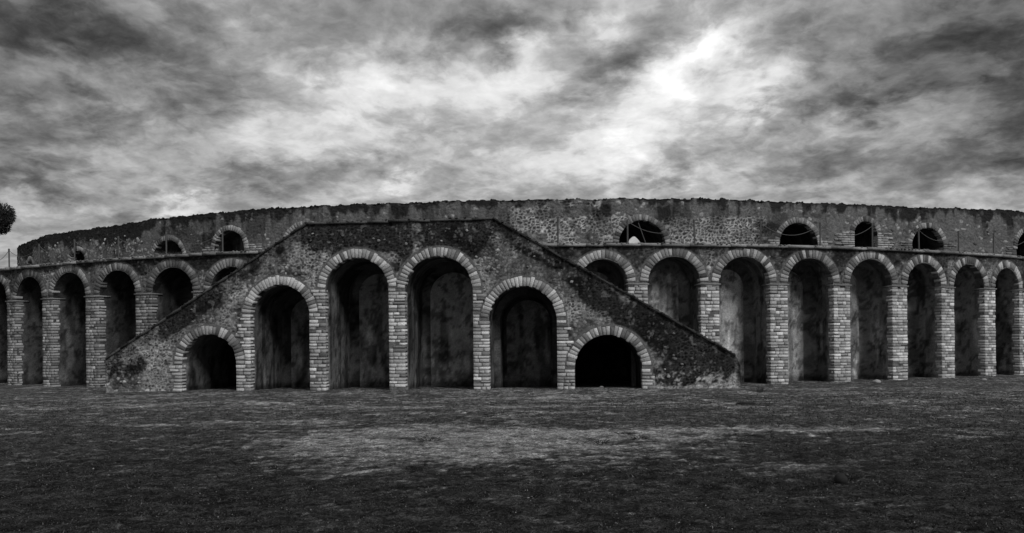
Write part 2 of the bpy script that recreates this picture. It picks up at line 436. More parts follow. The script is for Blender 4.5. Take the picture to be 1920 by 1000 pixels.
def niche_mesh(surf, u, r, spring, foot, depth, corner=0.18, seed=0, base=0.10, inset=0.0, hole=None, step=0.11, stain=0.6, taper=0.0, rim=0.26, bback=None, bstep=None):
    bback = bback or base; bstep = bstep or step  # base paints the shade of jambs and vault into their colour; bback is back wall
    """the inside of an arched recess: jambs, barrel vault and back wall"""
    a_s = surf.ang(u); T = np.array([math.cos(a_s), math.sin(a_s), 0]); N = np.array([-T[1], T[0], 0])
    c0 = surf.at(u, 0); r0 = r + 0.006
    nh = max(6, int((spring - foot) / step)); na = max(8, int(math.pi * r / 2 / step) + 1)
    # half outline from the left foot to the crown
    half = [(-1.0, h, 0.0) for h in np.linspace(foot, spring, nh)] + [(-math.cos(b), spring, math.sin(b)) for b in np.linspace(0, math.pi / 2, na)[1:]]
    full = half + [(-x, s_, k) for (x, s_, k) in half[::-1][1:]]
    full = np.array(full); nd = max(4, int(depth / step))
    ds = np.concatenate([np.linspace(0, depth - corner, nd), depth - corner + corner * np.sin(np.linspace(0, math.pi / 2, 5)[1:])])
    def ring(d):
        e = 0.0
        if d > depth - corner: q = (d - (depth - corner)) / corner; e = corner * (1 - math.sqrt(max(0, 1 - q * q)))
        e += inset * (1.0 if d > depth * 0.55 else 0.0) + taper * d
        rr = r0 - e
        return np.stack([full[:, 0] * rr, full[:, 1] + full[:, 2] * rr], 1)
    J = Joined()
    V = []; uv = []
    acc = 0
    per = np.concatenate([[0], np.cumsum(np.hypot(*np.diff(ring(0), axis=0).T))])
    for d in ds:
        q = ring(d)
        V.append(c0 + q[:, :1] * T + np.array([0, 0, 1]) * q[:, 1:2] + N * (d + 0.012)); uv.append(np.stack([d + np.where(np.arange(len(per)) < len(per) / 2, 0.0, 11.0), np.full(len(per), d), q[:, 1]], 1))
    V = np.array(V); uv = np.array(uv); nr, nc = V.shape[:2]
    V = V.reshape(-1, 3); uv = uv.reshape(-1, 3)
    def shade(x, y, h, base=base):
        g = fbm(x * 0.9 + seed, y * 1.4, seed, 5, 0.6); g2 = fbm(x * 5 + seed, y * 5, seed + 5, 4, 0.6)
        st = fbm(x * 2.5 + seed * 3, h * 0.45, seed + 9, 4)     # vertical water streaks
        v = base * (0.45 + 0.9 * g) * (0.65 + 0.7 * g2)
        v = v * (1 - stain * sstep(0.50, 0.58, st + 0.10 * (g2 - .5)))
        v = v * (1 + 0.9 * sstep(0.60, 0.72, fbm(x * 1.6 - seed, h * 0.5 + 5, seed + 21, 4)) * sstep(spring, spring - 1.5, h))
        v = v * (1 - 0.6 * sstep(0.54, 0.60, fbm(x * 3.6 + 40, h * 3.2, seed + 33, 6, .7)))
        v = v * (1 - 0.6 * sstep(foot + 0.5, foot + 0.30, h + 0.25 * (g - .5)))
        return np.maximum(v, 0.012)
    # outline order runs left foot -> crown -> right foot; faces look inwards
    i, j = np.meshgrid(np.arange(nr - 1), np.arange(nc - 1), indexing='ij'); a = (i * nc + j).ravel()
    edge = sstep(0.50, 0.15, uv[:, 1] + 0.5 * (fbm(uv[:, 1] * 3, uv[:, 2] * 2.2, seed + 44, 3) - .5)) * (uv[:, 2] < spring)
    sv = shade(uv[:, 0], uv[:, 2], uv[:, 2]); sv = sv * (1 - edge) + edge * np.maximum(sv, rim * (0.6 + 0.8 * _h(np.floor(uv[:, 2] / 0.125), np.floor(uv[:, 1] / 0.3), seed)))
    J.add(V, np.stack([a, a + nc, a + nc + 1, a + 1], 1), sv)
    q = ring(depth); hc = len(half); ncol = max(8, int(2 * r / step))
    lf = q[:hc]; rt = q[::-1][:hc]
    t = np.linspace(0, 1, ncol + 1)
    G = lf[:, None, :] * (1 - t)[None, :, None] + rt[:, None, :] * t[None, :, None]
    Vb = c0 + G[..., :1] * T + np.array([0, 0, 1]) * G[..., 1:2] + N * (depth + 0.012)
    bulge = (fbm(G[..., 0] * 1.5 + seed, G[..., 1] * 1.5, seed + 2, 4) - 0.5) * 0.10
    Vb = Vb + N * bulge[..., None] * (np.minimum(t, 1 - t) > 0)[None, :, None]
    keep = np.ones((hc - 1, ncol), bool)
    if hole:
        cx, ch, hr, hb = hole
        mx = (G[:-1, :-1, 0] + G[1:, 1:, 0]) / 2; mz = (G[:-1, :-1, 1] + G[1:, 1:, 1]) / 2
        keep = ~((np.abs(mx - cx) < hr) & (mz > hb) & ((mz < ch) | (np.hypot(mx - cx, mz - ch) < hr)))
    F = grid_faces(hc, ncol + 1, keep)
    J.add(Vb.reshape(-1, 3), F, shade(G[..., 0].ravel() + 30, G[..., 1].ravel(), G[..., 1].ravel(), bback))
    return J.mesh('niche')

def wall_face(surf, u0, u1, foot, top, du, dh, colour, holes, flat=0.29, cut=None):
    """dense relief sheet; top = function of u; holes = list of (u, r, spring)"""
    nu = int((u1 - u0) / du) + 1; U = np.linspace(u0, u1, nu); tp = top(U); hmax = tp.max()
    nv = int((hmax - foot) / dh) + 2; H = np.linspace(foot, hmax, nv)
    UU, HH = np.meshgrid(U, H, indexing='ij'); HH = np.minimum(HH, tp[:, None])
    sh, disp = colour(UU, HH, tp[:, None] + 0 * HH)
    for (c, r, s) in holes:        # a flat mortar bed where blocks and voussoirs are set
        dd = np.where(HH < s, np.abs(UU - c), np.hypot(UU - c, HH - s)) - r
        z = sstep(flat + 0.03, flat - 0.03, dd); disp = disp * (1 - z) - 0.012 * z; sh = sh * (1 - z) + 0.11 * z
    k = np.ones((nu - 1, nv - 1), bool)
    mu = (UU[:-1, :-1] + UU[1:, 1:]) / 2; mh = (HH[:-1, :-1] + HH[1:, 1:]) / 2
    k &= (HH[:-1, 1:] - HH[:-1, :-1] + HH[1:, 1:] - HH[1:, :-1]) > 1e-4
    for (c, r, s) in holes:
        k &= ~((np.abs(mu - c) < r) & ((mh < s) | (np.hypot(mu - c, mh - s) < r)))
    if cut: k &= ~cut(mu, mh)
    V = surf.at(UU, HH, disp).reshape(-1, 3) if np.isscalar(disp) else None
    if V is None:
        P = surf.at(UU, HH); t = surf.tan(UU)
        P[..., 0] += t[..., 1] * disp; P[..., 1] -= t[..., 0] * disp; V = P.reshape(-1, 3)
    F = grid_faces(nu, nv, k)
    return compact(V, F, sh.ravel())

def rubble(U, H, seed, cw=0.21, ch=0.145, stone=(0.05, 0.17), mortar=0.24, lattice=None):
    wx = (fbm(U * 3, H * 3, seed + 71, 3) - 0.5) * 1.5; wy = (fbm(U * 3 + 9, H * 3, seed + 72, 3) - 0.5) * 1.3
    f1, f2, cid, c2 = voro(U / cw + wx, H / ch + wy, seed)
    e = f2 - f1
    m = 1 - sstep(0.10, 0.34, e)                     # mortar
    st = stone[0] + (stone[1] - stone[0]) * cid ** 1.6
    st = np.where(c2 > 0.94, 0.34 + 0.1 * cid, st)   # odd pale stone
    vis = sstep(0.35, 0.6, fbm(U * 0.8, H * 0.8, seed + 5, 4)) if lattice is None else lattice
    smear = sstep(0.45, 0.62, fbm(U * 1.1 + 31, H * 1.3, seed + 6, 5))      # mortar smeared over the stones
    col = st * (1 - m) + m * (0.07 + (mortar - 0.07) * vis)
    col = col * (1 - 0.35 * smear) + 0.10 * (0.4 + 1.2 * fbm(U * 8, H * 8, seed + 8, 3)) * 0.35 * smear
    col = col * (0.55 + 0.9 * fbm(U * 14, H * 14, seed + 18, 2))
    disp = (1 - m) * (0.012 + 0.028 * c2) * (1 - 0.5 * smear) + (fbm(U * 1.3, H * 1.3, seed + 9, 4) - 0.5) * 0.07 + (fbm(U * 9, H * 9, seed + 10, 3) - .5) * 0.02
    pit = sstep(0.70, 0.78, fbm(U * 4.5, H * 5.5, seed + 15, 3))
    disp -= 0.04 * pit + 0.03; col = col * (1 - 0.35 * pit)
    return col, disp

# ================================================================== GROUND
def ground_h(X, Y):
    d = np.abs(Y - (27.0 - 0.083 * X))
    g = 0.02 + 0.08 * np.exp(-(d / 2.2) ** 2) * sstep(-17, -13, X) * (1 - sstep(7.5, 10, X))
    g = g + 0.10 * np.exp(-(((X + 0.0) / 7.0) ** 2 + ((Y - 18.6) / 2.0) ** 2))     # low swell of earth in mid field
    g = g + 0.05 * np.exp(-(((X + 8.5) / 6.0) ** 2 + ((Y - 22.5) / 0.8) ** 2))
    g = g + (fbm(X * 0.25, Y * 0.4, 3, 4) - 0.5) * 0.14 * sstep(0.5, 4, d)
    return g
def gpx(px, py, zg=0.05):
    d = px_dir(px, py); k = (zg - EYE) / d.z; return (d.x * k, k)
def bare_mask(X, Y):
    """1 = trodden bare earth, 0 = turf"""
    b = 0.0
    for px, py, rx, ry, a in ((770, 838, 3.4, 2.8, 0.72), (1010, 832, 3.8, 2.1, 0.58), (1180, 808, 4.6, 0.8, 0.34), (330, 757, 4.4, 1.3, 0.42), (560, 790, 4.0, 0.55, 0.5),
                              (1010, 745, 3.2, 1.5, 0.5), (640, 765, 3, 0.9, 0.34), (900, 765, 3, 0.9, 0.3), (1300, 760, 5, 1.2, 0.28), (1700, 740, 6, 1.8, 0.22), (1090, 865, 3.0, 0.5, 0.25),
                              (1510, 950, 0.4, 0.8, 0.22), (1375, 882, 0.9, 0.35, 0.36), (1520, 873, 0.7, 0.4, 0.34), (1450, 805, 3, 0.35, 0.3),
                              (1330, 962, 0.5, 0.25, 0.3), (1640, 945, .6, .2, .3), (1780, 800, 2.5, .5, .28), (640, 915, 1.2, 0.3, 0.16), (960, 735, 14, 1.2, 0.3)):
        x, y = gpx(px, py); b = b + a * np.exp(-(((X - x) / rx) ** 2 + ((Y - y) / ry) ** 2))
    return b + sstep(13, 27, Y) * 0.10
def build_ground():
    ys = [-60, -30, -10, 0, 3]
    y = 4.6
    while y < 33: ys.append(y); y += 0.028 + 0.0030 * (y - 4.6)
    while y < 900: ys.append(y); y *= 1.08
    xin = np.arange(-27, 27, 0.055)
    out = []; x = 27.0
    while x < 900: out.append(x); x = x * 1.06 + .2
    xs_ = np.concatenate([-np.array(out[::-1]), xin, out]); ys = np.array(ys)
    X, Y = np.meshgrid(xs_, ys, indexing='ij')
    b = bare_mask(X, Y)
    n = fbm(X * 0.9, Y * 1.6, 41, 6, 0.62); n2 = fbm(X * 5, Y * 7, 47, 5, 0.65); n3 = fbm(X * 2.2, Y * 3.4, 53, 5, .6)
    t = b + (n - 0.5) * 1.15 + (n3 - 0.5) * 0.7 - 0.10
    bare = sstep(0.0, 0.75, t * (0.40 + 0.60 * sstep(8, 14, Y)) - 0.22 * sstep(16, 8, Y) + (n2 - 0.5) * 1.0 + (fbm(X * 12, Y * 12, 58, 3, .7) - .5) * 0.9)
    g5 = fbm(X * 6.5, Y * 6.5, 63, 6, .78); cl = sstep(0.42, 0.60, g5)
    turf = (0.020 + 0.020 * cl) * (1 - sstep(8, 21, Y)) + 0.085 * (0.65 + 0.5 * cl) * sstep(8, 21, Y)
    sh = turf * (1 - bare) + 0.25 * bare * (0.75 + 0.35 * cl)
    sh = sh * (0.2 + 1.6 * n2) * (0.45 + 1.1 * fbm(X * 15, Y * 13, 57, 3, .8)) * (0.8 + 0.4 * n)
    sh = sh * (1 - 0.55 * sstep(0.58, 0.72, fbm(X * 3.0 + 50, Y * 9, 61, 5, 0.6)))       # damp clods and leaf litter
    sh = np.where(fbm(X * 13, Y * 13, 77, 2) > 0.80, sh * 1.9, sh)                        # grit
    Z = ground_h(X, Y) + (n2 - 0.5) * 0.05 * (1.3 - bare) + (fbm(X * 11, Y * 11, 49, 3, .7) - .5) * 0.05 * sstep(40, 25, Y)
    V = np.stack([X, Y, Z], -1).reshape(-1, 3)
    me = mesh_np('ground', V, grid_faces(len(xs_), len(ys)), sh.ravel(), True)
    o = link('ground', me, M_GROUND); o['kind'] = 'structure'
    o['label'] = 'uneven trodden earth and short dark turf in front of the ruin'
build_ground()

def build_grass():
    N = 230000
    # density falls with distance so that near turf stays as fine as in the photograph
    y = 5.0 + 19.0 * RNG.random(N) ** 1.7; x = (RNG.random(N) * 2 - 1) * (y * 0.76 + 0.8)
    n = fbm(x * 0.9, y * 1.6, 41, 6, 0.62); n3 = fbm(x * 2.2, y * 3.4, 53, 5, .6)
    t = bare_mask(x, y) + (n - 0.5) * 1.15 + (n3 - 0.5) * 0.7 - 0.10
    p = 1 - sstep(0.05, 0.34, t)
    clump = sstep(0.40, 0.62, fbm(x * 6, y * 6, 91, 3)); k = RNG.random(N) < p * (0.15 + 0.85 * clump)
    x, y = x[k], y[k]; N = len(x)
    h = RNG.uniform(0.008, 0.028, N) * (0.7 + 0.4 * y / 10); w = RNG.uniform(0.003, 0.007, N) * (0.7 + y / 9)
    a = RNG.uniform(0, 6.283, N); ln = RNG.uniform(0.3, 1.6, N) * h; b = RNG.uniform(0, 6.283, N)
    z = ground_h(x, y) + (fbm(x * 5, y * 7, 47, 5, 0.65) - 0.5) * 0.05 * 1.2 - 0.006
    P = np.stack([x, y, z], 1); W = np.stack([np.cos(a) * w, np.sin(a) * w, 0 * w], 1)
    T = P + np.stack([np.cos(b) * ln, np.sin(b) * ln, h], 1)
    V = np.empty((N * 3, 3)); V[0::3] = P - W; V[1::3] = P + W; V[2::3] = T
    s = RNG.uniform(0.008, 0.07, N); s = np.where(RNG.random(N) < 0.05, s * 2.6, s)
    me = mesh_np('grass', V, np.arange(N * 3).reshape(-1, 3), np.repeat(s, 3))
    o = link('grass', me, M_GRASS); o['kind'] = 'stuff'; o['category'] = 'grass'
    o['label'] = 'short dark tufted turf covering the foreground field'
build_grass()

def build_debris():
    rg = np.random.default_rng(23); J = Joined()
    vv = np.array([[0, 0, .6], [.5, 0, 0], [.1, .45, 0], [-.5, .2, 0], [-.3, -.45, 0], [.3, -.4, 0]])
    ff = np.array([[0, 1, 2], [0, 2, 3], [0, 3, 4], [0, 4, 5], [0, 5, 1]])
    n = 60000
    y = 5.2 + 24 * rg.random(n) ** 1.25; x = (rg.random(n) * 2 - 1) * (y * 0.72 + 0.5)
    n1 = 4200; xb = rg.uniform(-14.8, 8.2, n1); yb = 27.0 - 0.083 * xb - np.abs(rg.normal(0, .20, n1)) - 0.01
    ua_ = np.concatenate([rg.uniform(ARC.len / 2 + 8, ARC.len / 2 + 28, 3500), rg.uniform(ARC.len / 2 - 28, ARC.len / 2 - 13, 2200)])
    pb_ = ARC.at(ua_, ua_ * 0, np.abs(rg.normal(0, .25, len(ua_))) + .02); xb = np.concatenate([xb, pb_[:, 0]]); yb = np.concatenate([yb, pb_[:, 1]])
    x = np.concatenate([x, xb]); y = np.concatenate([y, yb]); N = len(x)
    s = np.where(rg.random(N) < .012, rg.uniform(.015, .032, N), rg.uniform(.005, .017, N)) * (0.5 + y / 16)
    z = ground_h(x, y) - .004 + (fbm(x * 5, y * 7, 47, 5, 0.65) - 0.5) * 0.03
    a = rg.uniform(0, 6.28, N); c, d = np.cos(a), np.sin(a)
    sh = np.where(rg.random(N) < .15, rg.uniform(.12, .30, N), rg.uniform(.02, .11, N))
    V = vv[None] * s[:, None, None] * np.stack([rg.uniform(.7, 1.5, N), rg.uniform(.7, 1.3, N), rg.uniform(.5, 1.1, N)], 1)[:, None, :]
    V = np.stack([V[..., 0] * c[:, None] - V[..., 1] * d[:, None], V[..., 0] * d[:, None] + V[..., 1] * c[:, None], V[..., 2]], -1) + np.stack([x, y, z], 1)[:, None, :]
    F = ff[None] + (np.arange(N) * 6)[:, None, None]
    o = link('gravel', mesh_np('gravel', V.reshape(-1, 3), F.reshape(-1, 3), np.repeat(sh, 6)), M_GRASS)
    o['kind'] = 'stuff'; o['category'] = 'gravel'; o['label'] = 'small scattered stones and crumbs of earth over the field'
build_debris()

# ================================================================== DOUBLE STAIRCASE
FOOT = -0.15
def S(px, py): return STAIR.hit(px, py)[:2]
stair = thing('double_staircase', 'massive double ramped staircase block with six arches projecting in the middle of the ruin', 'staircase')
prof_px = [(199, 673), (575, 420), (925, 410), (1379, 667)]
prof = [S(*p) for p in prof_px]
uL = S(198, 727)[0]; uR = S(1389, 728)[0]
def stair_top(U):
    t = np.interp(U, [uL, prof[0][0], prof[1][0], prof[2][0], prof[3][0], uR], [prof[0][1] - .12, prof[0][1], prof[1][1], prof[2][1], prof[3][1], prof[3][1] - .35])
    return t
A_px = [(342, 443, 627), (471, 581, 534), (612, 730, 483), (761, 888, 480), (918, 1045, 536), (1078, 1204, 628)]
SA = []
for (a, b, c) in A_px:
    u0 = S(a, 700)[0]; u1 = S(b, 700)[0]; r = (u1 - u0) / 2; uc = (u0 + u1) / 2
    SA.append((uc, r, S((a + b) / 2, c)[1] - r))
def blobmask(U, H, hitf, blobs, seed):
    m = 0
    w = (fbm(U * 0.9, H * 0.9, seed, 5, 0.6) - .5) * 1.5 + (fbm(U * 4, H * 3, seed + 1, 4, .6) - .5) * 0.9
    for (px, py, rx, ry, ang, amp) in blobs:
        u, h = hitf(px, py)[:2]; a = R(ang)
        x = (U - u) * math.cos(a) + (H - h) * math.sin(a); y = -(U - u) * math.sin(a) + (H - h) * math.cos(a)
        m = np.maximum(m, amp * (1.25 - np.sqrt((x / rx) ** 2 + (y / ry) ** 2)))
    return sstep(0.15, 0.55, m + w * 0.55)
def stair_col(U, H, T):
    lat = sstep(0.30, 0.5, fbm(U * 0.7, H * 0.7, 205, 3))
    col, disp = rubble(U, H, 200, 0.135, 0.10, (0.045, 0.29), 0.37, lat)
    st = blobmask(U, H, S, [(690, 438, 2.6, 0.85, 0, 1.1), (850, 442, 1.5, 1.0, 0, 1.15), (760, 455, .5, .9, 0, 0.8), (900, 425, 1.0, 0.5, 0, 1), (395, 560, 0.9, 0.5, 35, 0.85), (330, 610, 1.0, 0.3, 33, .8), (480, 500, .9, .3, 33, .55),
                                    (1235, 622, 2.6, 0.75, -30, 1.2), (1300, 665, 1.5, 0.75, -12, 1.2), (1270, 700, 1.3, 0.45, 0, 1.15), (1120, 552, 1.4, 0.55, -30, 1.0), (1000, 480, 1.2, 0.25, -30, .7), (1345, 690, .7, .6, 0, 1.1),
                                    (250, 690, 0.8, 0.5, 20, 0.7), (215, 690, .5, .5, 20, .7), (520, 470, 0.5, 0.4, 0, 0.3), (740, 500, .35, .3, 0, .5)], 230)
    edge = sstep(0.75, 0.15, (T - H) + (fbm(U * 1.5, H * 1.5, 240, 4) - .5) * 1.3)         # lichen crust under the coping
    drip = sstep(0.50, 0.62, fbm(U * 1.7, H * 0.35, 244, 4)) * sstep(2.4, 0.5, T - H)
    dark = np.clip(np.maximum(st, 0.75 * edge) + 0.45 * drip, 0, 1)
    foot = sstep(0.45, 0.1, H + (fbm(U * 2, H * 2, 247, 3) - .5) * .8)
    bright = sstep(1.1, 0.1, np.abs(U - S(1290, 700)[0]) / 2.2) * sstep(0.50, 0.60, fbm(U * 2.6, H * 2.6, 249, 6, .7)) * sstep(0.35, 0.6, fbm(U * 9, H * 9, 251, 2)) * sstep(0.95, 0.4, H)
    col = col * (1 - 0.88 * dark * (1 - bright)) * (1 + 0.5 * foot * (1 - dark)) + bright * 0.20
    col = np.where((dark > 0.5) & (fbm(U * 7, H * 7, 250, 2) > 0.74), col + 0.07, col)
    return np.maximum(col, 0.010), disp
V, F, Sh = wall_face(STAIR, uL, uR, FOOT, stair_top, 0.029, 0.029, stair_col, [(c, r + 0.10, s) for (c, r, s) in SA])
link('rubble_face', mesh_np('rubble_face', V, F, Sh), M_WALL, stair)
# the block behind the face: top sheets, end walls, back
def strip_body(surf, us, tops, depth, parent, name, m, shade=0.1, foot=FOOT):
    us = np.asarray(us); tops = np.asarray(tops); n = len(us); J = Joined()
    fr = surf.at(us, tops, 0.0); bk = surf.at(us, tops, -depth); lo = surf.at(us, tops * 0 + foot, 0); lb = surf.at(us, tops * 0 + foot, -depth)
    J.add(np.vstack([fr, bk]), [(i, i + 1, n + i + 1, n + i) for i in range(n - 1)], shade)
    J.add(np.array([lo[0], fr[0], bk[0], lb[0]]), [(0, 1, 2, 3)], shade); J.add(np.array([lo[-1], fr[-1], bk[-1], lb[-1]]), [(3, 2, 1, 0)], shade)
    return link(name, J.mesh(name), m, parent)
us = np.array([uL, prof[0][0], prof[1][0], prof[2][0], prof[3][0], uR]); strip_body(STAIR, us, stair_top(us) - 0.03, 2.6, stair, 'stair_core', M_WALL, 0.09)
J = Joined(); mortar_band(STAIR, SA, FOOT, J, 0.26, -0.004); link('mortar_bed', J.mesh('mortar_bed'), M_WALL, stair)
depths = [6.0, 3.2, 3.3, 3.3, 3.3, 7.5]
for i, (c, r, s) in enumerate(SA):
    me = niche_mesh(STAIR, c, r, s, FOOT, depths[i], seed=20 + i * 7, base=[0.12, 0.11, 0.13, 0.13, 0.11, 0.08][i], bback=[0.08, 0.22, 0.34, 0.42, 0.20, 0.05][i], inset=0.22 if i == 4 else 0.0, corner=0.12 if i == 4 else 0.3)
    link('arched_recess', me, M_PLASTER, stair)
    arch_ring(STAIR, c, s, r, 0.33, stair, a0=4, a1=176, w=0.135, lo=0.19, hi=0.54, dark=0.25, depth=0.34, proud=0.022)

def courses(surf, doors, hmin, hmax_of, items, t_ring, band=(0.30, 0.62), full=1.25, ch=(0.105, 0.15), lw=(0.2, 0.46), shade=(0.2, 0.42), dmg=0.03, clip=None, lean=0.10, over=0.008, w0=(-99, 99)):
    """courses of cut blocks up the jambs; doors sorted by u: (u, r, spring)"""
    h = hmin
    while True:
        hh = random.uniform(*ch); hm = h + hh / 2; h += hh
        if hm > max(s for (_, _, s) in doors): break
        iv = []
        for (c, r, s) in doors:
            if hm < s: iv.append((c - r, c + r, True))
            else:
                q = (r + t_ring + 0.02) ** 2 - (hm - s) ** 2
                if q > 0: w = math.sqrt(q); iv.append((c - w, c + w, False))
        spans = []
        for i, (a, b, jam) in enumerate(iv):
            # right side of this opening
            nx = iv[i + 1] if i + 1 < len(iv) else None
            gap = nx[0] - b if nx else 99
            if nx and gap <= 0.12: continue
            if nx and jam and nx[2] and gap < full: spans.append((b - over, nx[0] + over)); continue
            if jam:
                e = b + random.uniform(*band)
                if nx and e > nx[0] - 0.15: e = nx[0] - (0.0 if not nx[2] else -over)
                spans.append((b - over, e))
            if nx and nx[2]:
                e = nx[0] - random.uniform(*band)
                if e < b + 0.15 + (0.3 if jam else 0): e = b + (random.uniform(*band) if jam else 0)
                if nx[0] - e > 0.1: spans.append((e, nx[0] + over))
        # outermost left jamb
        if iv and iv[0][2] and iv[0][0] > w0[0]: spans.append((iv[0][0] - random.uniform(*band), iv[0][0] + over))
        for (a, b) in spans:
            x = a
            while x < b - 1e-3:
                w = random.uniform(*lw)
                if b - (x + w) < 0.14: w = b - x
                if clip and not clip(x + w / 2, hm): x += w; continue
                if random.random() > dmg:
                    sh = random.uniform(*shade)
                    sh *= 0.75 + 0.5 * float(fbm(np.array([x * 1.3]), np.array([hm * 0.8]), 700, 3)[0])
                    if random.random() < 0.14: sh *= random.uniform(.4, .7)
                    if random.random() < 0.12: sh = min(0.7, sh * 1.5)
                    jut = 0.006 + random.uniform(0, 0.026)
                    items.append([x + w / 2, hm, max(0.06, w - random.uniform(.010, .026)), hh - random.uniform(.008, .020), random.uniform(0.20, 0.36), jut, sh, w * hh])
                x += w
items = []
courses(STAIR, SA, -0.05, None, items, 0.33, band=(0.28, 0.55), lw=(0.15, 0.40), ch=(0.10, 0.15), clip=lambda u, h: h < stair_top(np.array([u]))[0] - .3, shade=(0.20, 0.54))
place_bricks(STAIR, items, stair, 300, 'brick')
# pale loose-looking stones that stand out of the facing
def proud_stones(surf, spots, parent, limit=300):
    for (u, h, w, hh, sh) in spots:
        p = surf.at(u, h, -0.012)
        o = link('facing_stone', random.choice(SMESH), None, parent); o.location = tuple(p)
        o.rotation_euler = (random.uniform(-.2, .2), random.uniform(-.5, .5), surf.ang(u)); o.scale = (w, 0.06, hh); o.color = (sh, sh, sh, 1)
def stone_variants(n=10):
    out = []
    ico_v = []; 
    for k in range(n):
        r = random.Random(500 + k); V = []; F = []; nl = 8
        for j, (rad, z) in enumerate(((0.30, -0.5), (0.48, -0.2), (0.5, 0.3))):     # three rings seen from the front (-Y)
            for i in range(nl):
                a = 2 * math.pi * i / nl; q = rad * (0.75 + 0.45 * random.Random(k * 50 + i).random())
                V.append((math.cos(a) * q, z * 0.9 + r.uniform(-.06, .06), math.sin(a) * q))
        V.append((0, -0.58, 0)); V.append((0, 0.5, 0))
        T = []
        for j in range(2):
            for i in range(nl):
                i2 = (i + 1) % nl; a, b, c, d = j * nl + i, j * nl + i2, (j + 1) * nl + i2, (j + 1) * nl + i
                T += [(a, c, b), (a, d, c)]
        for i in range(nl):
            i2 = (i + 1) % nl; T.append((24, i, i2)); T.append((25, 16 + i2, 16 + i))
        me = mesh_np('stone', V, T); me.materials.append(M_STONE); out.append(me)
    return out
SMESH = stone_variants()
spots = []
while len(spots) < 45:
    px = random.uniform(215, 1370); py = random.uniform(425, 715); u, h = S(px, py)
    if h > stair_top(np.array([u]))[0] - 0.3: continue
    if any(abs(u - c) < r + 0.65 and (h < s or math.hypot(u - c, h - s) < r + 0.5) for (c, r, s) in SA): continue
    w = random.uniform(0.08, 0.16); spots.append((u, h, w, w * random.uniform(.5, .85), random.choice([random.uniform(0.10, 0.2)] * 3 + [random.uniform(0.2, 0.42)])))
proud_stones(STAIR, spots, stair)

def slab_box(V4, th, parent, name, m, sh):
    """slab under a quad of four top corners (front-left, front-right, back-right, back-left)"""
    t = np.asarray(V4, float); b = t - np.array([0, 0, th]); c = t.mean(0)
    V = np.vstack([t, b]) ; F = [(0, 1, 2, 3), (7, 6, 5, 4), (0, 4, 5, 1), (1, 5, 6, 2), (2, 6, 7, 3), (3, 7, 4, 0)]
    o = link(name, mesh_np(name, V, F), m, parent); o.color = (sh, sh, sh, 1)
    return o
# coping of the staircase parapet, laid slab by slab
for (p, q, shd) in ((prof[0], prof[1], 0.55), (prof[1], prof[2], 0.7), (prof[2], prof[3], 0.35)):
    Lh = math.hypot(q[0] - p[0], q[1] - p[1]); n = int(Lh / 0.7)
    for i in range(n):
        f0 = i / n; f1 = (i + 1) / n - 0.010 / (Lh / n) / n * 1.0
        a = (p[0] + (q[0] - p[0]) * f0, p[1] + (q[1] - p[1]) * f0); b = (p[0] + (q[0] - p[0]) * f1, p[1] + (q[1] - p[1]) * f1)
        j = random.uniform(-.022, .018); j2 = random.uniform(-.022, .018)
        slab_box([STAIR.at(a[0], a[1] + .045 + j, 0.065 + j), STAIR.at(b[0], b[1] + .045 + j2, 0.065 + j), STAIR.at(b[0], b[1] + .045, -0.42), STAIR.at(a[0], a[1] + .045, -0.42)], 0.075, stair, 'coping_slab', M_SLAB, shd * random.uniform(.7, 1.3))
# steps behind the parapet, climbing both ways to the landing
for (p, q) in ((prof[0], prof[1]), (prof[3], prof[2])):
    n = 24
    for i in range(n):
        a = p[0] + (q[0] - p[0]) * i / n; b = p[0] + (q[0] - p[0]) * (i + 1) / n; hh = p[1] + (q[1] - p[1]) * i / n - 0.12
        a, b = min(a, b), max(a, b)
        slab_box([STAIR.at(a + .004, hh, -0.45), STAIR.at(b - .004, hh, -0.45), STAIR.at(b - .004, hh, -2.5), STAIR.at(a + .004, hh, -2.5)], 0.24, stair, 'step', M_SLAB, 0.9)

def crust(surf, pts, n, parent, name, lo, hi, size, nb, nf):
    J = Joined(); base = [(np.array([v.co for v in m.vertices]), np.array([p.vertices for p in m.polygons])) for m in SMESH]
    L_ = [0]
    for a, b in zip(pts[:-1], pts[1:]): L_.append(L_[-1] + math.hypot(b[0] - a[0], b[1] - a[1]))
    for k in range(n):
        q = random.uniform(0, L_[-1]); u = float(np.interp(q, L_, [p[0] for p in pts])); h = float(np.interp(q, L_, [p[1] for p in pts]))
        vv, ff = random.choice(base); w = random.uniform(*size); a = random.uniform(0, 6.28); c, s_ = math.cos(a), math.sin(a)
        vv = vv * (w, w, w * random.uniform(.4, .8)); vv = np.stack([vv[:, 0] * c - vv[:, 1] * s_, vv[:, 0] * s_ + vv[:, 1] * c, vv[:, 2]], 1)
        J.add(vv + surf.at(u, h, random.uniform(nb, nf)), ff, random.uniform(lo, hi))
    o = link(name, J.mesh(name), M_WALL, parent); o['kind'] = 'stuff'
crust(STAIR, [(p[0], p[1] + .045) for p in prof], 800, stair, 'coping_crust', .015, .06, (.04, .11), -.3, .075)

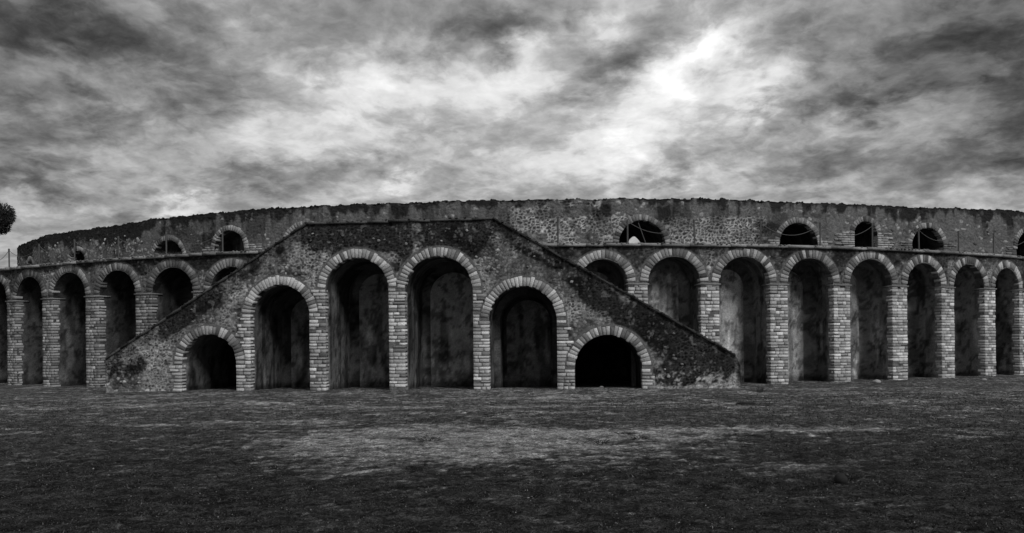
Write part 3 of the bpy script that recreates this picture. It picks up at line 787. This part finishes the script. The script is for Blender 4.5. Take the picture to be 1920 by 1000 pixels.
# ================================================================== LOWER ARCADE
arcade = thing('outer_arcade', 'long curved lower wall of tall blind arches on brick piers beside the staircase', 'arcade wall')
LEDGE = 5.60; SPR = 4.06
def A(px, py): return ARC.hit(px, py)[:2]
R_px = [(1086, 1178), (1215, 1314), (1349, 1444), (1477, 1563), (1594, 1673), (1701, 1765), (1789, 1846), (1866, 1911)]
L_px = [(31, 80), (100, 161), (187, 255), (286, 363), (396, 472)]
def bays(lst):
    out = []
    for (a, b) in lst:
        u0 = A(a, 600)[0]; u1 = A(b, 600)[0]; out.append([(u0 + u1) / 2, (u1 - u0) / 2])
    return out
RB = bays(R_px); LB = bays(L_px)
print('bays', [(round(a, 2), round(b, 2)) for a, b in LB + RB])
RB = [[c, min(1.16, max(0.98, r))] for c, r in RB]; LB = [[c, min(1.16, max(0.98, r))] for c, r in LB]
for k in range(4): RB.append([RB[-1][0] + 3.0, 1.06]); LB.insert(0, [LB[0][0] - 3.0, 1.06])
CUT = 2.75
VJ = Joined()
def zone(bl, u0, u1, seed):
    cutf = (lambda u, h: (u < RB[0][0] + RB[0][1] - 0.02) & (h < CUT)) if seed > 350 else (lambda u, h: (u > LB[-1][0] - LB[-1][1] + 0.02) & (h < CUT))
    doors = [(c, r, SPR) for c, r in bl]
    def col(U, H, T):
        lat = sstep(0.42, 0.62, fbm(U * 0.6, H * 0.9, seed + 5, 3))
        col, disp = rubble(U, H, seed, 0.155, 0.12, (0.05, 0.19), 0.32, lat)
        dk = sstep(0.40, 0.60, fbm(U * 0.8, H * 1.0, seed + 60, 5, .6) + 0.16 * sstep(4.9, 5.5, H))
        return np.maximum(col * (1 - 0.72 * dk), 0.010), disp
    V, F, Sh = wall_face(ARC, u0, u1, FOOT, lambda U: U * 0 + LEDGE - 0.06, 0.036, 0.036, col, [(c, r + 0.10, s) for (c, r, s) in doors], flat=0.30, cut=cutf)
    link('spandrel_wall', mesh_np('spandrel_wall', V, F, Sh), M_WALL, arcade)
    J = Joined(); foots = [CUT if (seed > 350 and i < 2) or (seed < 350 and i >= len(bl) - 2) else FOOT for i in range(len(bl))]
    mortar_band(ARC, doors, FOOT, J, 0.26, -0.004, foots); link('mortar_bed', J.mesh('mortar_bed'), M_WALL, arcade)
    for i, (c, r) in enumerate(bl):
        left = c < ARC.len / 2  # left recesses and rings get darker colours that stand in for weaker light
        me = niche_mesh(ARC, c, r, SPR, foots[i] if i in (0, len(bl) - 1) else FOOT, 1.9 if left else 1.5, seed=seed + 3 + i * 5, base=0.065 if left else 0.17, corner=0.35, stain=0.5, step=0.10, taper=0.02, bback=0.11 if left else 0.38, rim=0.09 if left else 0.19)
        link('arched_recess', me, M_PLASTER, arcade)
        off = i > 7 if not left else i < 5
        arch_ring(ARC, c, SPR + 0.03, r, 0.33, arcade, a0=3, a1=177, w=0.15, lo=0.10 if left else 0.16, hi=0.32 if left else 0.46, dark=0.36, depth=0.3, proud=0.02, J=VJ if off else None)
        # impost slab on the pier to the right
        if i + 1 < len(bl):
            a = c + r; b = bl[i + 1][0] - bl[i + 1][1]
            slab_box([ARC.at(a - .045, SPR + 0.015, .065), ARC.at(b + .045, SPR + 0.015, .065), ARC.at(b + .045, SPR + 0.015, -.55), ARC.at(a - .045, SPR + 0.015, -.55)], 0.055, arcade, 'impost_slab', M_SLAB, 1.9 * random.uniform(.8, 1.2))
    it = []
    courses(ARC, doors, -0.05, None, it, 0.36, band=(0.3, 0.5), full=1.4, lw=(0.15, 0.36), ch=(0.105, 0.15), shade=(0.24, 0.64) if seed > 350 else (0.14, 0.36))  # left piers coloured darker, painting in the dimmer light on that side
    return [q for q in it if q[1] < SPR - 0.045 and not (cutf(q[0], q[1]) or cutf(q[0] - 0.64, q[1]) or cutf(q[0] + 0.64, q[1]))]
uRs = A(1040, 500)[0]; uLe = A(500, 500)[0]
itR = zone(RB, uRs, RB[-1][0] + 1.5, 400); itL = zone(LB, LB[0][0] - 1.5, uLe, 300)
o = link('voussoir_masonry', VJ.mesh('voussoir_masonry'), M_BLOCK, arcade); o['kind'] = 'stuff'
camd = lambda u: float(np.hypot(*ARC.at(u, 0)[:2]))
for q in itR + itL:
    P = ARC.at(q[0], q[1]); t = ARC.tan(q[0]); d = P[:2] / np.linalg.norm(P[:2]); ob = abs(t[0] * d[1] - t[1] * d[0])
    q[7] = q[2] * q[3] * ob / (P[1] ** 2) if abs(P[0] / P[1]) < 0.70 and not (STAIR.P[0, 0] < 0 and q[0] > uLe - 1.5 and q[0] < uRs + 2.2 and q[1] < 3) else 0
place_bricks(ARC, itR + itL, arcade, 300, 'brick')
# plain wall between, behind the staircase
uu = np.linspace(uLe, uRs, 30); n = len(uu)
Vc = np.vstack([ARC.at(uu, uu * 0 + 4.75, -0.0), ARC.at(uu, uu * 0 + LEDGE - 0.06, -0.0)])
link('hidden_wall', mesh_np('hidden_wall', Vc, [(i, i + 1, n + i + 1, n + i) for i in range(n - 1)], np.full(len(Vc), .08)), M_WALL, arcade)
# ledge slabs along the top
u = LB[0][0] - 1.5
while u < RB[-1][0] + 1.5:
    w = random.uniform(0.55, 1.15); j = random.uniform(-.012, .012); o_ = 0.13 + random.uniform(-.035, .035)
    a, b = u + .006, u + w - .006
    slab_box([ARC.at(a, LEDGE + .05 + j, o_), ARC.at(b, LEDGE + .05 + j, o_ + random.uniform(-.02, .02)), ARC.at(b, LEDGE + .05, -0.6), ARC.at(a, LEDGE + .05, -0.6)], 0.10, arcade, 'ledge_slab', M_SLAB, random.uniform(1.2, 2.8))
    u += w
crust(ARC, [(LB[0][0] - 1, LEDGE + .045), (RB[-1][0] + 1, LEDGE + .045)], 2600, arcade, 'ledge_crust', .04, .22, (.04, .12), -.25, .135)
# terrace floor from the arcade to the upper wall
ua = np.linspace(0.5, ARC.len - 0.5, 120); pa = ARC.at(ua, ua * 0 + LEDGE, -0.55)
ub = np.linspace(0.0, UPPER.len, 120); pb = UPPER.at(ub, ub * 0 + LEDGE, -0.2)
Vt = np.vstack([pa, pb]); n = 120
link('terrace_floor', mesh_np('terrace_floor', Vt, [(i, i + 1, n + i + 1, n + i) for i in range(n - 1)], np.full(len(Vt), .10)), M_WALL, arcade)

# ================================================================== UPPER WALL
upper = thing('upper_wall', 'curved upper ring wall of dark stained rubble with small arched doorways above the arcade', 'ruin wall')
U_px = [(50, 62, 488), (132, 160, 470), (285, 344, 450), (402, 458, 432), (535, 612, 423), (1160, 1246, 413), (1461, 1533, 418), (1602, 1645, 415), (1710, 1769, 427), (1905, 1950, 434)]
UD = []
for (a, b, c) in U_px:
    u0 = UPPER.hit(a, c + 20)[0]; u1 = UPPER.hit(b, c + 20)[0]; r = (u1 - u0) / 2; crown = UPPER.hit((a + b) / 2, c)[1]
    UD.append((( u0 + u1) / 2, r, max(crown - r, LEDGE + 0.1)))
print('upper', [(round(a, 2), round(b, 2), round(c, 2)) for a, b, c in UD])
def utop(U):
    return TOPH + 0.10 * (fbm(U * 0.35, U * 0, 881, 4) - 0.5) + 0.10 * (fbm(U * 2.2, U * 0 + 5, 882, 4) - 0.5) + 0.04 * (vnoise(U * 7, U * 0, 883) > 0.62)
uc_lat = UPPER.hit(1290, 430)[0]; ul_l = UPPER.hit(210, 450)[0]
def upper_col(U, H, T):
    pxr = sstep(UPPER.hit(900, 400)[0], UPPER.hit(1010, 400)[0], U) * (1 - sstep(UPPER.hit(1400, 400)[0], UPPER.hit(1470, 400)[0], U))
    lat = pxr * sstep(0.30, 0.45, fbm(U * 0.9, H * 1.2, 505, 3) + .08 - 0.4 * sstep(7.5, 7.75, H))
    col, disp = rubble(U, H, 500, 0.19, 0.14, (0.04, 0.13), 0.42, lat)
    col = col * (1 - 0.0)
    col = np.where(lat > 0.4, col, col * 0.65 + 0.07)
    left = 1 - sstep(UPPER.hit(230, 450)[0], UPPER.hit(300, 440)[0], U)
    band = (T - H) + (fbm(U * 0.8, H * 0.8, 511, 5, .6) - 0.5) * 1.5 + (fbm(U * 3.5, H * 1.0, 512, 4) - 0.5) * 0.9
    thick = 0.22 + 0.45 * left - 0.15 * sstep(UPPER.hit(720, 400)[0], UPPER.hit(900, 400)[0], U) * (1 - sstep(UPPER.hit(1400, 400)[0], UPPER.hit(1500, 400)[0], U))
    dark = sstep(thick + 0.22, thick - 0.10, band)
    drip = sstep(0.52, 0.64, fbm(U * 1.9, H * 0.3, 515, 4)) * 0.6 * sstep(2.2, 0.9, T - H)
    patch = sstep(0.60, 0.68, fbm(U * 0.7 + 8, H * 0.9, 517, 5, .6)) * 0.6
    dk = np.clip(dark + drip + patch, 0, 1)
    col = col * (1 - 0.80 * dk)
    pale = (fbm(U * 6.5, H * 7.5, 521, 2) > 0.70) * left * sstep(7.9, 7.6, H) * sstep(6.5, 6.8, H)
    col = np.where(pale & (dk < 0.8) if pale.dtype == bool else (pale > 0.5) & (dk < 0.8), 0.26, col)
    return np.maximum(col, 0.010), disp + 0.03 * dark * (fbm(U * 6, H * 6, 523, 3) - 0.3)
V, F, Sh = wall_face(UPPER, 0.3, UPPER.len - 0.3, LEDGE - 0.1, utop, 0.038, 0.038, upper_col, [(c, r + 0.06, s) for (c, r, s) in UD], flat=0.20)
link('rubble_face', mesh_np('rubble_face', V, F, Sh), M_WALL, upper)
# wall thickness: top sheet and rear face
uu = np.linspace(0.3, UPPER.len - 0.3, 500); tp = utop(uu) - 0.02; n = len(uu)
Vb = np.vstack([UPPER.at(uu, tp, -0.0), UPPER.at(uu, tp, -0.8)])
link('wall_top', mesh_np('wall_top', Vb, [(i, i + 1, n + i + 1, n + i) for i in range(n - 1)], np.full(2 * n, .04)), M_WALL, upper)
uh = UD[5]
okb = [i for i in range(n - 1)]
Vr = np.vstack([UPPER.at(uu, tp, -0.8), UPPER.at(uu, tp * 0 + 7.55, -0.8)])
link('rear_face', mesh_np('rear_face', Vr, [(i, n + i, n + i + 1, i + 1) for i in okb], np.full(2 * n, .06)), M_WALL, upper)
J = Joined(); mortar_band(UPPER, UD, LEDGE - 0.1, J, 0.2, -0.004); link('mortar_bed', J.mesh('mortar_bed'), M_WALL, upper)
for i, (c, r, s) in enumerate(UD):
    hole = None
    if i == 5:
        dpt = 3.6
        # small arched opening to the arena side through which the sky shows
        hu = None
        a_s = UPPER.ang(c); N = np.array([-math.sin(a_s), math.cos(a_s)]); T = np.array([math.cos(a_s), math.sin(a_s)]); c0 = UPPER.at(c, 0)[:2] + N * dpt
        def off(px):
            d = px_dir(px, 450); dd = np.array([d.x, 1.0]); A_ = np.array([[dd[0], -T[0]], [dd[1], -T[1]]]); k, w = np.linalg.solve(A_, c0); return w, k
        w0_, k0 = off(1180); w1_, k1 = off(1205); top = EYE + px_dir(1192, 443).z * k0
        hr = (w1_ - w0_) / 2 * 1.12; hole = ((w0_ + w1_) / 2, top - hr, hr, LEDGE + 0.2)
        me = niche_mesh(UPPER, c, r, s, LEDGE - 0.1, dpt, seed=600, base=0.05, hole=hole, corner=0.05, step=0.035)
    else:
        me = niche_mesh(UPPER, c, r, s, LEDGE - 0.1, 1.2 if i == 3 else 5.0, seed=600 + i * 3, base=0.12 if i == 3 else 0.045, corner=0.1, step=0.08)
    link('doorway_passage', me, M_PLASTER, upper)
    arch_ring(UPPER, c, s, r, 0.26, upper, a0=2, a1=178, w=0.15, lo=0.12, hi=0.34, dark=0.3, depth=0.3, proud=0.015)
# doorway reveals of cut blocks
it = []
for i, (c, r, s) in enumerate(UD):
    h = LEDGE
    while h < s + 0.1:
        hh = random.uniform(0.09, 0.13)
        for sg in (-1, 1):
            x = r; W = random.uniform(0.3, 1.0 if i in (3, 7) else 0.6)
            while x < r + W:
                w = random.uniform(.18, .4); max_tone = 0.38 if i in (3, 7, 5, 6) else 0.2  # upper bound of the block tone, paler at some doorways
                it.append([c + sg * (x + w / 2), h + hh / 2, w - .012, hh - .014, .3, .02 + random.uniform(0, .02), random.uniform(max_tone * .45, max_tone), w * hh]); x += w
        h += hh
place_bricks(UPPER, it, upper, 220, 'brick')
spots = []
for _ in range(120):
    px = random.uniform(90, 330) if random.random() < 0.6 else random.uniform(340, 1900); py = random.uniform(425, 475)
    try: u, h, _z = UPPER.hit(px, py)
    except ValueError: continue
    if h > 7.9 or h < 6.0 or any(abs(u - c) < r + 0.4 for (c, r, s) in UD): continue
    w = random.uniform(0.12, 0.26); spots.append((u, h, w, w * .7, random.uniform(0.18, 0.45) if px < 330 else random.uniform(.1, .3)))
proud_stones(UPPER, spots, upper)
# weathered stones along the broken top
J = Joined()
for k in range(900):
    u = random.uniform(0.5, UPPER.len - .5); me = random.choice(SMESH); vv = np.array([v.co for v in me.vertices]); ff = np.array([p.vertices for p in me.polygons])
    w = random.uniform(.07, .17); a = random.uniform(0, 6.28); vv = vv * (w, w, w * .75)
    c, s = math.cos(a), math.sin(a); vv = np.stack([vv[:, 0] * c - vv[:, 1] * s, vv[:, 0] * s + vv[:, 1] * c, vv[:, 2]], 1)
    J.add(vv + UPPER.at(u, float(utop(np.array([u]))[0]) - 0.01, -random.uniform(0.02, 0.5)), ff, random.uniform(.012, .05))
o = link('top_stones', J.mesh('top_stones'), M_WALL, upper); o['kind'] = 'stuff'

# ================================================================== ROPE RAILINGS on the terrace edge
def tube(J, pts, r, n=6, sh=1.0):
    pts = np.asarray(pts, float); m = len(pts); t = np.gradient(pts, axis=0); t /= np.linalg.norm(t, axis=1)[:, None]
    upv = np.array([0, 0, 1.0]) if abs(t[0, 2]) < 0.9 else np.array([1.0, 0, 0])
    s = np.cross(t, upv); s /= np.linalg.norm(s, axis=1)[:, None]; q = np.cross(s, t)
    rr = np.full(m, r) if np.isscalar(r) else np.asarray(r)
    V = np.vstack([pts[i] + rr[i] * (np.cos(a) * s[i] + np.sin(a) * q[i]) for i in range(m) for a in np.linspace(0, 2 * math.pi, n, endpoint=False)])
    V = V.reshape(-1, 3)
    F = [(i * n + k, i * n + (k + 1) % n, (i + 1) * n + (k + 1) % n, (i + 1) * n + k) for i in range(m - 1) for k in range(n)]
    c0 = len(V); V = np.vstack([V, pts[:1], pts[-1:]])
    F += [(c0, (k + 1) % n, k, k) for k in range(0)]
    J.add(V, F, sh)
def railing(posts, label, ext0=False, ext1=False):
    us = []
    for (px, py) in posts:
        u, h, z = ARC.hit(px, py); us.append((u, h))
    base = ARC.at(us[0][0], LEDGE, -0.3)
    rl = thing('rope_railing', label, 'railing')
    us = [(u, LEDGE + 0.05 + 1.0 + random.uniform(-.03, .03)) for (u, h) in us]
    if ext0: us = [(us[0][0] - 3.0, us[0][1])] + us
    if ext1: us = us + [(us[-1][0] + 3.0, us[-1][1])]
    prev = None
    for (u, h) in us:
        J = Joined(); ln = random.uniform(-.02, .02)
        p0 = ARC.at(u, LEDGE - .02, -0.22); p1 = ARC.at(u + ln, h, -0.22)
        tube(J, [p0, p0 * .5 + p1 * .5, p1], 0.033, 8); tube(J, [p1 - (0, 0, .09), p1 + (0, 0, .012)], 0.042, 8); tube(J, [p1 + (0, 0, .012), p1 + (0, 0, .03)], [0.042, 0.006], 8)
        link('post', J.mesh('post'), M_WOOD, rl)
        top = p1 - np.array([0, 0, .06])
        if prev is not None:
            J = Joined(); t = np.linspace(0, 1, 18)[:, None]; sag = random.uniform(.38, .5)
            pts = prev * (1 - t) + top * t; pts[:, 2] -= (4 * t * (1 - t))[:, 0] * sag
            tube(J, pts, 0.011, 5); link('rope', J.mesh('rope'), M_ROPE, rl)
        prev = top
railing([(8, 487), (64, 478), (131, 473), (214, 457), (304.5, 456), (411, 449)], 'sagging rope on thin posts along the ledge left of the staircase', ext0=True)
railing([(1047, 427), (1179, 427), (1306, 427), (1431, 434), (1544, 432), (1643, 429), (1731, 440), (1806, 446), (1872, 452)], 'sagging rope on thin posts along the ledge right of the staircase', ext1=True)
# leaning pole in the wide doorway
a = UPPER.hit(1197, 418); b = UPPER.hit(1216, 470)
J = Joined(); tube(J, [UPPER.at(a[0], a[1], -.02), UPPER.at(b[0] + .12, LEDGE, .05)], 0.022, 6)
o = link('leaning_pole', J.mesh('leaning_pole'), M_WOOD); o['label'] = 'thin pole leaning diagonally inside the widest upper doorway'; o['category'] = 'pole'

# ================================================================== PINE at the left edge
def pine():
    z = 66.0; d = px_dir(-64, 402); x = d.x * z; hc = EYE + d.z * z
    t = thing('pine_tree', 'dark umbrella pine whose crown edge shows at the far left', 'tree', (x, z, 0))
    J = Joined(); pts = [(0, 0, -.2), (.15, .1, 3), (-.1, 0, 7), (.1, .1, hc - 1.6)]
    tube(J, pts, [.42, .33, .26, .2], 10)
    link('trunk', J.mesh('trunk', True), M_BARK, t)
    for k in range(9):
        a = k * 0.7 + .3; J = Joined(); ln = random.uniform(1.6, 3.2)
        tube(J, [(.05, .05, hc - 2.6 + k * .1), (math.cos(a) * ln * .5, math.sin(a) * ln * .5, hc - 1.2), (math.cos(a) * ln, math.sin(a) * ln, hc - .3)], [.12, .08, .03], 6)
        link('limb', J.mesh('limb'), M_BARK, t)
    rg = np.random.default_rng(5); C = []
    while len(C) < 170:
        p = rg.uniform(-1, 1, 3)
        if np.linalg.norm(p) < 1 and np.linalg.norm(p) > .2: C.append(p * (3.3, 3.6, 1.35) + (0, 0, hc + .0))
    C = np.array(C); n = 160000; ci = rg.integers(0, len(C), n); dv = rg.normal(0, 1, (n, 3)); dv /= np.linalg.norm(dv, axis=1)[:, None]
    rad = 0.70 * rg.random(n) ** .4; P = C[ci] + dv * rad[:, None]
    o = rg.normal(0, 1, (n, 3)); o /= np.linalg.norm(o, axis=1)[:, None]; q = rg.normal(0, 1, (n, 3)) * .03
    V = np.empty((n * 3, 3)); V[0::3] = P - q; V[1::3] = P + q; V[2::3] = P + (o * .5 + dv * .8) * .17
    link('crown', mesh_np('crown', V, np.arange(n * 3).reshape(-1, 3)), M_NEEDLE, t)
pine()

# ================================================================== SMALL THINGS ON THE GROUND
def gz(x, y): return float(ground_h(np.array([x]), np.array([y]))[0])
def rock(px, py, w, hh, sh, label, seed=0, name='stone'):
    x, y = gpx(px, py); z = gz(x, y)
    rr = np.random.default_rng(seed); nth, nph = 14, 9; V = []
    for i in range(nph):
        ph = math.pi * i / (nph - 1)
        for j in range(nth):
            t = 2 * math.pi * j / nth; k = 1 + .35 * (float(fbm(np.array([math.cos(t) * 1.3 + seed]), np.array([math.sin(t) * 1.3 + ph]), seed, 3)[0]) - .5) * 2
            V.append((math.sin(ph) * math.cos(t) * k * w / 2, math.sin(ph) * math.sin(t) * k * w / 2, math.cos(ph) * k * hh / 2 + hh * .3))
    F = [(i * nth + j, (i + 1) * nth + j, (i + 1) * nth + (j + 1) % nth, i * nth + (j + 1) % nth) for i in range(nph - 1) for j in range(nth)]
    o = link(name, mesh_np(name, V, F), M_STONE); o.location = (x, y, z); o.color = (sh, sh, sh, 1); o['label'] = label; o['category'] = 'stone'
    return o
rock(1577, 902, 0.16, 0.14, 0.03, 'small dark rock lying alone on the turf in the right foreground', 3)
rock(1643, 717, 0.34, 0.16, 0.34, 'pale broken stone at the foot of the arcade right of the staircase', 5)
rock(427, 807, 0.12, 0.06, 0.03, 'small dark stone at the end of a pale strip of earth on the left', 8)
rock(1128, 728, 0.16, 0.07, 0.3, 'small pale stone in the mouth of the low right staircase arch', 9)
rock(1736, 727, 0.16, 0.08, 0.25, 'small pale stone on the earth before the far right piers', 12)
rock(1398, 757, 0.55, 0.05, 0.02, 'dark flat slab lying on the earth before the staircase end', 14)
rock(1845, 713, 0.2, 0.1, 0.3, 'small pale stone near the foot of the farthest right pier', 17)
def tuft(px, py, n, w, h, lo, hi, label, zb=None, seed=1, pt=None, grp=None):
    x, y = gpx(px, py) if pt is None else pt[:2]; z = gz(x, y) if zb is None else zb; rr = np.random.default_rng(seed)
    b = rr.normal(0, w / 3, (n, 3)); b[:, 2] = 0; a = rr.uniform(0, 6.28, n); hh = rr.uniform(.4, 1, n) * h
    T = b * 1.7 + np.stack([np.cos(a) * hh * .5, np.sin(a) * hh * .5, hh], 1); q = np.stack([np.cos(a + 1.5), np.sin(a + 1.5), 0 * a], 1) * .008
    V = np.empty((n * 3, 3)); V[0::3] = b - q; V[1::3] = b + q; V[2::3] = T
    o = link('weed_tuft', mesh_np('weed_tuft', V, np.arange(n * 3).reshape(-1, 3), np.repeat(rr.uniform(lo, hi, n), 3)), M_GRASS)
    o.location = (x, y, z); o['label'] = label; o['category'] = 'weed'; o['group'] = grp or 'weed tufts on the bare earth'
    return o
tuft(805, 824, 260,  .55, .05, .015, .05, 'dark low weed tuft in the middle of the pale bare earth patch', seed=2)
tuft(1125, 827, 160, .35, .05, .015, .05, 'dark weed tuft, lowest of the three right of the bare patch', seed=3)
tuft(1167, 813, 140, .32, .045, .015, .05, 'dark weed tuft, farthest of the three right of the bare patch', seed=4)
tuft(1196, 820, 180, .4, .05, .015, .05, 'dark weed tuft, rightmost of the three right of the bare patch', seed=5)
tuft(1425, 736, 60, .25, .30, .03, .09, 'small dry plant growing just right of the staircase foot', seed=6)
p = ARC.at(A(316, 480)[0], 0, -.05)
tuft(0, 0, 420, 1.1, .16, .12, .3, 'pale dry grass growing on the ledge below a left doorway', zb=LEDGE + .05, seed=7, pt=p, grp='dry grass on the ledge')

from collections import Counter
print(Counter((o.parent.name, o.name.split('.')[0]) for o in bpy.data.objects if o.parent).most_common(12))
print('tris', sum(len(o.data.polygons) for o in bpy.data.objects if o.type == 'MESH'), 'objs', len(bpy.data.objects))
